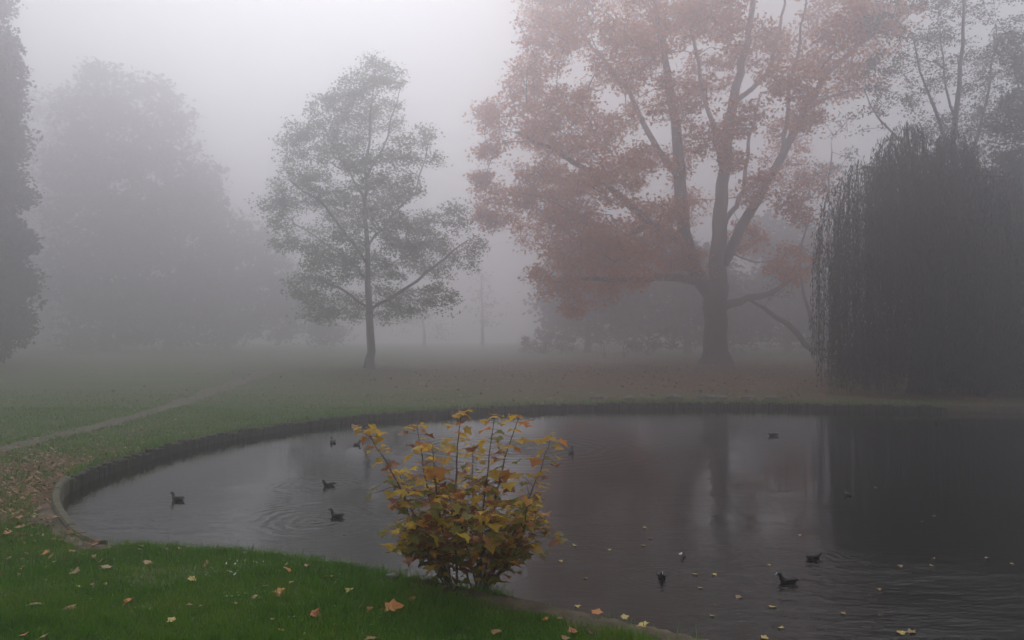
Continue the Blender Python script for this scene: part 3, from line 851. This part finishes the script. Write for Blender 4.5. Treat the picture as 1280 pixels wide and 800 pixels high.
# ---------------------------------------------------------------- yellow shrub on the near bank
D = 5.28
shrub = empty('maple_shrub', at(592, 737, D)); shrub.location.z = 0
tag(shrub, 'young maple shrub with yellow and orange leaves on the near bank', 'shrub')
so = Vector(shrub.location)
stems = [ # tips in pixels, depth offset
    ([(560,728),(545,690),(515,640),(490,590),(465,550),(455,533)], -.05), ([(563,728),(550,680),(535,620),(527,570),(521,532)], .15),
    ([(565,730),(556,680),(546,620),(543,590),(541,556)], -.2), ([(572,730),(568,660),(570,600),(572,555),(577,515)], .0),
    ([(597,732),(596,680),(592,640),(590,600),(591,560)], .25), ([(600,733),(603,680),(605,620),(612,570),(618,522)], -.1),
    ([(603,733),(612,680),(620,620),(632,570),(648,522)], .1), ([(606,733),(630,690),(655,640),(675,590),(688,548)], .0),
    ([(560,730),(535,700),(515,660),(505,620),(500,590)], .3), ([(608,734),(640,700),(662,670),(672,640)], .25),
    ([(602,733),(640,700),(655,660),(660,620)], -.3), ([(566,730),(540,690),(520,670),(508,650)], -.3),
    ([(598,733),(585,690),(575,650),(560,620)], -.35), ([(604,733),(620,700),(635,660),(640,630)], .35), ([(590,732),(578,700),(560,680),(548,640)], .35),
    ([(596,733),(600,700),(612,670),(615,640)], -.4), ([(560,729),(552,700),(530,690),(520,690)], .1)]
leafslots = []
for pl, dz in stems:
    n = len(pl)
    pts = []
    for i, (x, y) in enumerate(pl):
        p = at(x, y, D + dz * min(1, i / (n - 1) * 1.2)); pts.append(p)
    pts[0].z = -.02
    sm = []
    for a, b_ in zip(pts[:-1], pts[1:]):
        for k in range(4): sm.append(a.lerp(b_, k / 4) + Vector([random.uniform(-.004, .004) for _ in range(3)]))
    sm.append(pts[-1])
    L = len(sm)
    MB().tube([p - so for p in sm], [.0085 * (1 - .8 * i / L) for i in range(L)], 6, True).build('stem', M['stem'], shrub, True)
    z0 = pts[0].z
    i = .14 * L
    yaw = random.uniform(0, 6)
    while i < L - .3:
        i0 = min(L - 2, int(i)); p = sm[i0].lerp(sm[i0 + 1], i - i0)
        u = i / L
        yaw += PI / 2 + random.uniform(-.4, .4)
        for s_ in (0, PI):
            leafslots.append((p, yaw + s_ + random.uniform(-.3, .3), u, p.z))
        i += .68 if p.z > .45 else .7
    for k in range(4): leafslots.append((sm[-1] - Vector((0, 0, .008 * k)), yaw + k * PI / 2 + .6, 1.0, sm[-1].z))
# side twigs low down: a dense skirt of leaves
tw = MB()
for k in range(210):
    pl, dz = random.choice(stems)
    i = random.uniform(.3, .78) * (len(pl) - 1); i0 = int(i); u = i - i0
    x = pl[i0][0] * (1 - u) + pl[min(i0 + 1, len(pl) - 1)][0] * u; y = pl[i0][1] * (1 - u) + pl[min(i0 + 1, len(pl) - 1)][1] * u
    if y < 600: continue
    a = at(x, y, D + dz * min(1, i / (len(pl) - 1) * 1.2))
    ang = random.uniform(0, 2 * PI); ln = random.uniform(.05, .2)
    c = a + Vector((math.cos(ang) * ln, math.sin(ang) * ln, random.uniform(-.02, .1)))
    if c.z < .16: c.z = .16 + random.random() * .1
    tw.tube([a - so, a.lerp(c, .5) - so + Vector((0, 0, .01)), c - so], [.003, .0025, .0015], 4, False)
    for q in range(3): leafslots.append((c, random.uniform(0, 6.28), .3, c.z))
tag(tw.build('side_twigs', M['stem'], shrub), kind='stuff')
protos = {}
for mname in ('shrub_ochre', 'shrub_orange', 'shrub_brown', 'shrub_olive'):
    protos[mname] = [maple('leaf', .100, M[mname], (-.5, -.3, .35, -.6, .2, -.4)[q], 10 + q) for q in range(6)]
random.shuffle(leafslots)
from mathutils import Matrix
placed = 0
restv, restf, restm = [], [], []
pet = MB()
order_m = ['shrub_ochre', 'shrub_orange', 'shrub_brown', 'shrub_olive']
leafslots.sort(key=lambda s_: s_[0].y)            # nearest first: these are the ones one can pick apart
for p, yaw, u, z in leafslots:
    hi = z / 1.15
    wts = (max(.3, .9 * hi + .12), .22, .20, max(.03, 1.0 * (1 - hi) - .1))
    mname = random.choices(order_m, wts)[0]
    sc = random.uniform(.5, 1.25) * (.85 if u > .9 else 1)
    pl_ = random.uniform(.02, .06)
    q = p + Vector((math.cos(yaw) * pl_, math.sin(yaw) * pl_, random.uniform(.0, .02)))
    if q.z < .05: continue
    pet.tube([p - so, q - so], [.0012, .001], 3, False)
    mt = Matrix.Translation(q - so) @ Matrix.Rotation(yaw, 4, 'Z') @ Matrix.Rotation(random.uniform(-.05, .85), 4, 'Y') @ Matrix.Rotation(random.uniform(-.45, .45), 4, 'X') @ Matrix.Scale(sc, 4)
    src = random.choice(protos[mname])
    if placed < 299:
        o = bpy.data.objects.new('leaf', src); C.objects.link(o); o.parent = shrub; o.matrix_local = mt
        placed += 1
    else:
        b0 = len(restv)
        restv += [tuple(mt @ v.co) for v in src.vertices]
        restf += [tuple(b0 + i for i in pp.vertices) for pp in src.polygons]
        restm += [order_m.index(mname)] * len(src.polygons)
tag(pet.build('leaf_stalks', M['stem'], shrub), kind='stuff')
if restv:
    me = bpy.data.meshes.new('foliage'); me.from_pydata(restv, [], restf); me.update()
    for n_ in order_m: me.materials.append(M[n_])
    me.polygons.foreach_set('material_index', np.array(restm, np.int32))
    tag(link('foliage', me, None, shrub), kind='stuff')

# ---------------------------------------------------------------- grass blades (stuff)
def scatter(n, x0, x1, y0, y1):
    return np.stack([rng.uniform(x0, x1, n), rng.uniform(y0, y1, n)], 1)
pts = []
for x0, x1, y0, y1, dn in ((-3.6, 1.9, 3.7, 5.2, 9000), (-4.6, .9, 5.2, 7.0, 6500), (-8.5, -2.5, 6.2, 9.5, 2200), (-10, -4, 9.5, 13, 1000), (-12, 0, 13, 18, 420), (-15, 10, 17, 24, 160)):
    pts.append(scatter(int((x1 - x0) * (y1 - y0) * dn), x0, x1, y0, y1))
P = np.concatenate(pts)
P = P[~in_pond(P[:, 0], P[:, 1], -.02)]
vis = np.abs(P[:, 0]) < P[:, 1] * .70 + .3
P = P[vis]
dp = np.min(np.hypot(P[:, None, 0] - path_pts[None, :, 0], P[:, None, 1] - path_pts[None, :, 1]) - path_w[None] * .9, axis=1) if len(P) < 60000 else np.concatenate(
    [np.min(np.hypot(q[:, None, 0] - path_pts[None, :, 0], q[:, None, 1] - path_pts[None, :, 1]) - path_w[None] * .9, axis=1) for q in np.array_split(P, 20)])
P = P[(dp > 0) | (rng.random(len(P)) < .16)]
# thin the grass on the trodden earth strips
near_edge = in_pond(P[:, 0], P[:, 1], .16)
right = (P[:, 0] > -.45) & (P[:, 1] < 5.6)
leftb = (P[:, 0] < -3.0)
P = P[~(near_edge & (right | leftb) & (rng.random(len(P)) < .93))]
bare = np.hypot((P[:, 0] + 5.3) / 2.0, (P[:, 1] - 8.2) / 2.6) < 1
P = P[~(bare & (rng.random(len(P)) < .6))]
P = P[~((P[:, 0] > -1) & (P[:, 1] > 17) & (rng.random(len(P)) < .8))]
P = P[rng.random(len(P)) < np.clip((24.5 - P[:, 1]) / 9, 0, 1)]      # thins out with distance
worn = np.sin(P[:, 0] * 2.1 + 2 * np.sin(P[:, 1] * 1.7)) * np.sin(P[:, 1] * 2.7 + 1.3 * np.sin(P[:, 0] * 3))
P = P[~((worn > .6) & (rng.random(len(P)) < .55))]
n = len(P)
dist = P[:, 1]
tuft = np.clip(np.sin(P[:, 0] * 11 + 3 * np.sin(P[:, 1] * 7)) * np.sin(P[:, 1] * 13 + 2 * np.sin(P[:, 0] * 9)), 0, 1)
hgt = rng.uniform(.018, .045, n) * (1 + .8 * tuft) * (1 + .5 * np.sin(P[:, 0] * 3.1 + 2 * np.sin(P[:, 1] * 2.3)) * .5)
wdt = .0028 + .00045 * dist
az = rng.uniform(0, 2 * PI, n); la = rng.uniform(0, 2 * PI, n); lean = rng.uniform(0, .9, n) * hgt
B0 = np.stack([P[:, 0] + np.cos(az) * wdt, P[:, 1] + np.sin(az) * wdt, np.full(n, -.004)], 1)
B1 = np.stack([P[:, 0] - np.cos(az) * wdt, P[:, 1] - np.sin(az) * wdt, np.full(n, -.004)], 1)
T = np.stack([P[:, 0] + np.cos(la) * lean, P[:, 1] + np.sin(la) * lean, hgt], 1)
Vg = np.stack([B0, B1, T], 1).reshape(-1, 3)
tag(link('grass', np_mesh('grass', Vg, np.arange(3 * n).reshape(n, 3), 3), M['grass_blade']), 'short wet green grass covering the near bank and lawn', 'grass', None, 'stuff')

# taller tufts hanging over the near edge
mbv = []
for k in range(2600):
    s_ = random.uniform(0, 1)
    if k < 1300:
        px = random.uniform(140, 640)
        s_ = bank_s(G(px, 684 + max(0, (px - 250)) * .155)) + random.uniform(-.05, .05)
    else: s_ = s0 + (s1 - s0) * random.random()
    p = bank_at(s_) + bank_normal(s_) * random.uniform(-.03, .06)
    a = random.uniform(0, 2 * PI); hh = random.uniform(.03, .085) * (1 if k < 1300 else 1.5); wd_ = .004 if k < 1300 else .011
    tip = (p.x + math.cos(a) * hh * .6, p.y + math.sin(a) * hh * .6, hh)
    mbv += [(p.x + wd_, p.y, -.02), (p.x - wd_, p.y, -.02), tip]
nn_ = len(mbv) // 3
tag(link('edge_grass', np_mesh('edge_grass', np.array(mbv), np.arange(3 * nn_).reshape(nn_, 3), 3), M['grass_blade']), 'longer grass tufts along the water edge of the near bank', 'grass', None, 'stuff')

# ---------------------------------------------------------------- small leaf litter (stuff)
def litter_obj(name, label, pos, zs, size, mat, tilt=.35):
    """crumpled irregular leaves of seven corners round a raised middle"""
    n = len(pos); k = 7
    sz = size * rng.uniform(.4, 1.15, n)
    yaw = rng.uniform(0, 2 * PI, n); tx, ty = rng.normal(0, tilt, n), rng.normal(0, tilt, n)
    an = np.arange(k)[None] * 2 * PI / k + rng.normal(0, .18, (n, k)) + yaw[:, None]
    rr_ = .5 * sz[:, None] * np.where(np.arange(k)[None] % 2 == 0, 1.0, .55) * rng.uniform(.7, 1.15, (n, k))
    X, Y = np.cos(an) * rr_, np.sin(an) * rr_ * rng.uniform(.6, 1, (n, 1))
    Z = X * tx[:, None] + Y * ty[:, None] + rng.normal(0, .07, (n, k)) * sz[:, None]
    cen = np.stack([np.zeros(n), np.zeros(n), sz * rng.uniform(-.1, .12, n)], 1)[:, None]
    V_ = np.concatenate([np.stack([X, Y, Z], 2), cen], 1) + np.stack([pos[:, 0], pos[:, 1], zs], 1)[:, None]
    base = np.arange(n)[:, None, None] * (k + 1)
    tri = np.array([[i_, (i_ + 1) % k, k] for i_ in range(k)])[None]
    return tag(link(name, np_mesh(name, V_.reshape(-1, 3), (base + tri).reshape(-1, 3), 3), M[mat]), label, 'leaves', None, 'stuff')
q = rng.normal(0, 1, (2600, 2)) * np.array([1.3, 2.0]) + np.array([-5.6, 8.5])
q = np.concatenate([q, rng.normal(0, 1, (450, 2)) * np.array([1.2, .9]) + np.array([-4.2, 6.9]), scatter(260, -9, -1, 9, 16), scatter(45, -4, 1.5, 4.0, 6.2)])
q = q[~in_pond(q[:, 0], q[:, 1], .02)]
litter_obj('leaf_litter', 'brown fallen leaves strewn over the left bank of the pond', q, rng.uniform(.02, .045, len(q)), .07, 'litter_brown')
q = rng.normal(0, 1, (5200, 2)) * np.array([8, 9]) + np.array([9, 33])
q = q[(~in_pond(q[:, 0], q[:, 1], .02)) & (q[:, 1] > 19.3)]
litter_obj('leaf_litter', 'russet fallen leaves covering the lawn beneath the red oak', q, rng.uniform(.01, .04, len(q)), .14, 'litter_brown')

cc = np.stack([rng.uniform(-4.5, 1.2, 70), rng.uniform(4.1, 6.8, 70)], 1)
q = np.repeat(cc, 22, 0) + rng.normal(0, .07, (70 * 22, 2)); q = q[~in_pond(q[:, 0], q[:, 1], .05)]
litter_obj('lawn_weeds', 'small clover leaves growing in clumps among the grass of the near bank', q, rng.uniform(.02, .045, len(q)), .022, 'grass_blade', .3)

# single fallen leaves one can point at: pixel, size, colour, label
FL = [(168,747,.13,'litter_orange','orange leaf lying alone on the grass at the lower left'), (45,752,.14,'litter_tan','curled tan leaf nearest the lower left corner'),
      (98,716,.12,'litter_tan','pale tan leaf on the grass below the left bend of the coping'), (132,711,.12,'litter_tan','pale leaf just right of another pale one near the left bend'),
      (186,700,.10,'litter_brown','dull brown leaf near the grass edge left of the white feathers'), (234,722,.10,'litter_yellow','small upright yellow leaf in the middle of the left grass'),
      (343,737,.14,'litter_orange','orange leaf with raised lobes left of the two red ones'), (386,766,.13,'litter_red','reddest leaf lying on the grass left of the shrub'),
      (388,752,.07,'litter_orange','small orange leaf directly above the reddest one'), (365,712,.09,'litter_orange','small orange leaf close to the water edge left of the shrub'),
      (416,719,.12,'litter_orange','orange leaf at the grass edge left of the whitish stone'), (440,735,.10,'litter_yellow','dull yellow leaf half sunk in grass left of the shrub'),
      (479,760,.19,'litter_orange','large orange leaf lying flat below the shrub'), (463,758,.07,'litter_red','small red leaf touching the large orange one'),
      (515,746,.09,'litter_red','dark red leaf in shaded grass below the shrub'), (473,797,.15,'litter_tan','pale leaf cut by the lower edge under the large orange one'),
      (346,787,.08,'litter_red','small dark red leaf near the lower edge left of the pale one'), (416,781,.06,'litter_orange','tiny orange leaf right of the reddest one'),
      (686,773,.07,'litter_orange','left one of the two small orange leaves on the bank right of the shrub'), (700,773,.06,'litter_orange','right one of the two small orange leaves right of the shrub'),
      (722,788,.10,'litter_red','red brown leaf by the lower end of the bank'), (701,796,.08,'litter_tan','tan leaf cut by the lower edge near the end of the bank'),
      (553,733,.08,'litter_tan','pale brown leaf at the foot of the shrub'), (776,772,.08,'litter_yellow','yellowish leaf on the earth edge at the right'),
      (802,777,.10,'litter_yellow','larger yellowish leaf at the right end of the earth edge'), (743,768,.11,'litter_orange','brown orange leaf curled on the earth edge'),
      (15,666,.16,'litter_orange','orange leaf close to the left edge of the view'), (30,792,.08,'litter_red','small red leaf in the bottom left corner'),
      (62,690,.12,'litter_orange','orange brown leaf between the left edge and the coping'), (100,734,.09,'litter_yellow','yellow leaf alone below the two pale ones on the left'),
      (250,758,.06,'litter_brown','small dark leaf low in the middle of the left grass'), (218,776,.08,'litter_yellow','thin yellow leaf near the bottom of the left grass'),
      (314,746,.07,'litter_tan','small tan leaf in open grass left of the orange leaf with raised lobes'), (370,729,.07,'litter_brown','small brown leaf above the two red ones')]
for k, (px, py, sz, mt_, lab) in enumerate(FL):
    p = G(px, py, .032)
    o = link('fallen_leaf', maple('fallen_leaf', sz * .74, M[mt_], random.uniform(-.35, .5), 50 + k), None)
    o.location = p; o.rotation_euler = (random.uniform(-.3, .3), random.uniform(-.3, .25), random.uniform(0, 6.28))
    tag(o, lab, 'leaf', 'fallen leaves on the near bank')
# leaves on the water
WL = [(803,659,.05),(813,673,.04),(804,682,.045),(716,682,.05),(733,723,.04),(868,718,.05),(890,717,.05),(927,745,.06),(964,759,.06),(950,796,.07),(1124,706,.05),(1163,707,.05),(1124,788,.07),(1146,790,.08),
      (1169,698,.035),(721,756,.05),(428,668,.05),(502,690,.05),(254,573,.05),(1236,697,.04),(1262,704,.04),(1092,609,.05),(1152,652,.04),(1168,645,.04),(762,686,.04),(1000,668,.04),(875,735,.04),(960,705,.035),(1098,735,.04),(700,700,.04),(655,690,.04),(1050,765,.05),(890,770,.04),(980,785,.05)]
wn = {(1124,788): 'left one of two bright yellow leaves floating side by side in the willow reflection', (1146,790): 'right one of two bright yellow leaves floating side by side in the willow reflection',
      (950,796): 'yellow leaf floating at the lower edge just past the end of the bank', (964,759): 'yellow leaf floating below the coot with the white bill', (927,745): 'yellow leaf floating left of and below the coot with the white bill',
      (428,668): 'small pale leaf floating below the two coots left of the shrub', (254,573): 'lone pale leaf floating near the logs of the left bank', (803,659): 'topmost of the three yellow leaves floating far right of the shrub',
      (813,673): 'middle one of three yellow leaves floating far right of the shrub', (804,682): 'lowest of the three yellow leaves floating far right of the shrub', (716,682): 'yellow leaf floating alone just right of the shrub',
      (868,718): 'left one of a pair of leaves floating right of the white faced coot', (890,717): 'right one of a pair of leaves floating right of the white faced coot', (502,690): 'pale leaf floating just left of the shrub near the bank',
      (1092,609): 'farthest leaf floating in the dark reflection beside the tiny coot'}
for k, (px, py, sz) in enumerate(WL):
    p = G(px, py, WATER + .006)
    o = link('floating_leaf', maple('floating_leaf', sz * 1.0, M[('litter_yellow', 'litter_tan', 'litter_yellow')[k % 3]], .3, 90 + k), None)
    o.location = p; o.rotation_euler = (0, 0, random.uniform(0, 6.28))
    tag(o, wn.get((px, py), 'tiny yellowish leaf floating singly on the right half of the pond'), 'leaf', 'small leaves floating on the pond')
# white feathers near the edge
fv, ff = [], []
for k in range(26):
    p = G(random.gauss(318, 26), random.gauss(706, 5), .035); a = random.uniform(0, 6.28); l_ = random.uniform(.006, .018); w_ = l_ * .3
    b0 = len(fv); ca, sa_ = math.cos(a), math.sin(a)
    for u, v_, z in ((-1, 0, 0), (0, .5, .004), (1, 0, .012), (0, -.5, .004)): fv.append((p.x + ca * u * l_ - sa_ * v_ * w_ * 2, p.y + sa_ * u * l_ + ca * v_ * w_ * 2, p.z + z))
    ff.append((b0, b0 + 1, b0 + 2, b0 + 3))
me = bpy.data.meshes.new('feathers'); me.from_pydata(fv, [], ff); me.update()
tag(link('feathers', me, M['white']), 'white feathers scattered in the grass by the water edge', 'feathers', None, 'stuff')
# whitish stone at the edge left of the shrub
bm_ = bmesh.new(); bmesh.ops.create_icosphere(bm_, subdivisions=2, radius=1)
for v in bm_.verts: v.co = Vector((v.co.x * .05, v.co.y * .032, v.co.z * .022)) * (1 + .15 * math.sin(v.co.x * 6) + .1 * math.sin(v.co.y * 8 + 1))
me = bpy.data.meshes.new('pebble'); bm_.to_mesh(me); bm_.free()
o = link('pebble', me, M['stone'], None, True); o.location = G(492, 720, .02); tag(o, 'whitish pebble on the grass edge left of the shrub', 'stone')

# ---------------------------------------------------------------- water birds
def water_bird(px, py, yaw, sc, label, white=True, plum='plumage', headdown=False, neck=0.0):
    root = empty('coot', G(px, py, WATER), yaw)
    tag(root, label, 'water bird', 'coots swimming on the pond')
    hz = -.06 if headdown else neck
    spine = [((-.19, .055), .006, .004), ((-.165, .05), .022, .012), ((-.12, .04), .048, .03), ((-.06, .03), .068, .05), (( .01, .028), .074, .058), ((.07, .035), .06, .055),
             ((.100, .060 + hz * .3), .048, .046), ((.112, .090 + hz * .7), .034, .035), ((.122, .118 + hz), .030, .031), ((.142, .138 + hz), .031, .030), ((.168, .140 + hz), .024, .024), ((.186, .132 + hz), .011, .012)]
    v, f = [], []; n = 10
    for i, ((x, z), ry, rz) in enumerate(spine):
        a = spine[max(i - 1, 0)][0]; c = spine[min(i + 1, len(spine) - 1)][0]
        tx, tz = c[0] - a[0], c[1] - a[1]; l_ = math.hypot(tx, tz); tx /= l_; tz /= l_
        for k in range(n):
            q = 2 * PI * k / n
            v.append(((x - tz * math.sin(q) * rz) * sc, math.cos(q) * ry * sc, (z + tx * math.sin(q) * rz) * sc))
    for i in range(len(spine) - 1):
        for k in range(n): f.append((i * n + k, i * n + (k + 1) % n, (i + 1) * n + (k + 1) % n, (i + 1) * n + k))
    f += [tuple(range(n))[::-1], tuple((len(spine) - 1) * n + k for k in range(n))]
    me_ = bpy.data.meshes.new('body'); me_.from_pydata(v, [], f); me_.update()
    bmm = bmesh.new(); bmm.from_mesh(me_); bmesh.ops.recalc_face_normals(bmm, faces=bmm.faces); bmm.to_mesh(me_); bmm.free()
    link('body', me_, M[plum], root, True)
    hz -= .022
    bl = M['white'] if white else M['red_bill']
    MB().tube([(.188 * sc, 0, (.158 + hz) * sc), (.205 * sc, 0, (.152 + hz) * sc), (.228 * sc, 0, (.143 + hz) * sc)], [.011 * sc, .009 * sc, .002 * sc], 8).build('bill', bl, root, True)
    if white: MB().tube([(.176 * sc, 0, (.178 + hz) * sc), (.197 * sc, 0, (.163 + hz) * sc)], [.012 * sc, .012 * sc], 8).build('frontal_shield', bl, root, True)
    for s_ in (-1, 1):
        MB().tube([(.164 * sc, s_ * .020 * sc, (.168 + hz) * sc), (.164 * sc, s_ * .027 * sc, (.168 + hz) * sc)], [.004 * sc, .003 * sc], 6).build('eye', M['red_bill'], root)
        w_ = MB().tube([(-.15 * sc, s_ * .03 * sc, .068 * sc), (-.08 * sc, s_ * .052 * sc, .06 * sc), (0, s_ * .06 * sc, .052 * sc), (.05 * sc, s_ * .05 * sc, .05 * sc)], [.006 * sc, .024 * sc, .03 * sc, .012 * sc], 8)
        w_.build('wing', M[plum], root, True)
    return root
water_bird(222, 625, R(160), 0.52, 'small dark coot in a bright ripple ring near the left bank', False)
water_bird(411, 607, R(200), 0.46, 'dark coot left of the shrub, farther of the two close together')
water_bird(421, 646, R(165), 0.46, 'dark coot left of the shrub, nearer of the two close together', False, neck=.01)
water_bird(416, 553, R(120), 0.56, 'faint dark coot swimming off the far left bank', False)
water_bird(446, 556, R(60), 0.48, 'faint brown coot close to the outermost left tip of the shrub', False, 'brown_plumage')
water_bird(714, 566, R(70), 0.52, 'dark upright coot just right of the shrub beside pale ripples', True, neck=.02)
water_bird(827, 722, R(-95), 0.39, 'coot with bright white face swimming towards the near bank')
water_bird(985, 728, R(175), 0.43, 'coot with white bill facing left at the lower right')
water_bird(1017, 698, R(20), 0.43, 'plain dark coot behind the one facing left at the lower right', False, headdown=True)
water_bird(967, 545, R(185), 0.56, 'distant dark coot on the pale water near the far bank', False, headdown=True)
water_bird(1060, 619, R(100), 0.34, 'tiny dark coot in the black reflection of the willow', False)
bd = link('floating_feather', maple('floating_feather', .07, M['white'], .8, 777), None)
bd.location = G(848, 693, WATER + .02); tag(bd, 'pale feather floating behind the white faced coot', 'feather')

# ---------------------------------------------------------------- fog
mb = MB().box((0, 20, 12.55), (160, 165, 14.05))
m = bpy.data.materials.new('haze'); m.use_nodes = True
t = m.node_tree; t.nodes.clear()
out = t.nodes.new('ShaderNodeOutputMaterial'); pvn = t.nodes.new('ShaderNodeVolumePrincipled')
pvn.inputs['Color'].default_value = (.945, .928, .962, 1)
pvn.inputs['Density'].default_value = HAZE_DENSITY
pvn.inputs['Anisotropy'].default_value = HAZE_G
t.links.new(pvn.outputs[0], out.inputs['Volume'])
hz = mb.build('haze', m)
tag(hz, kind='stuff')
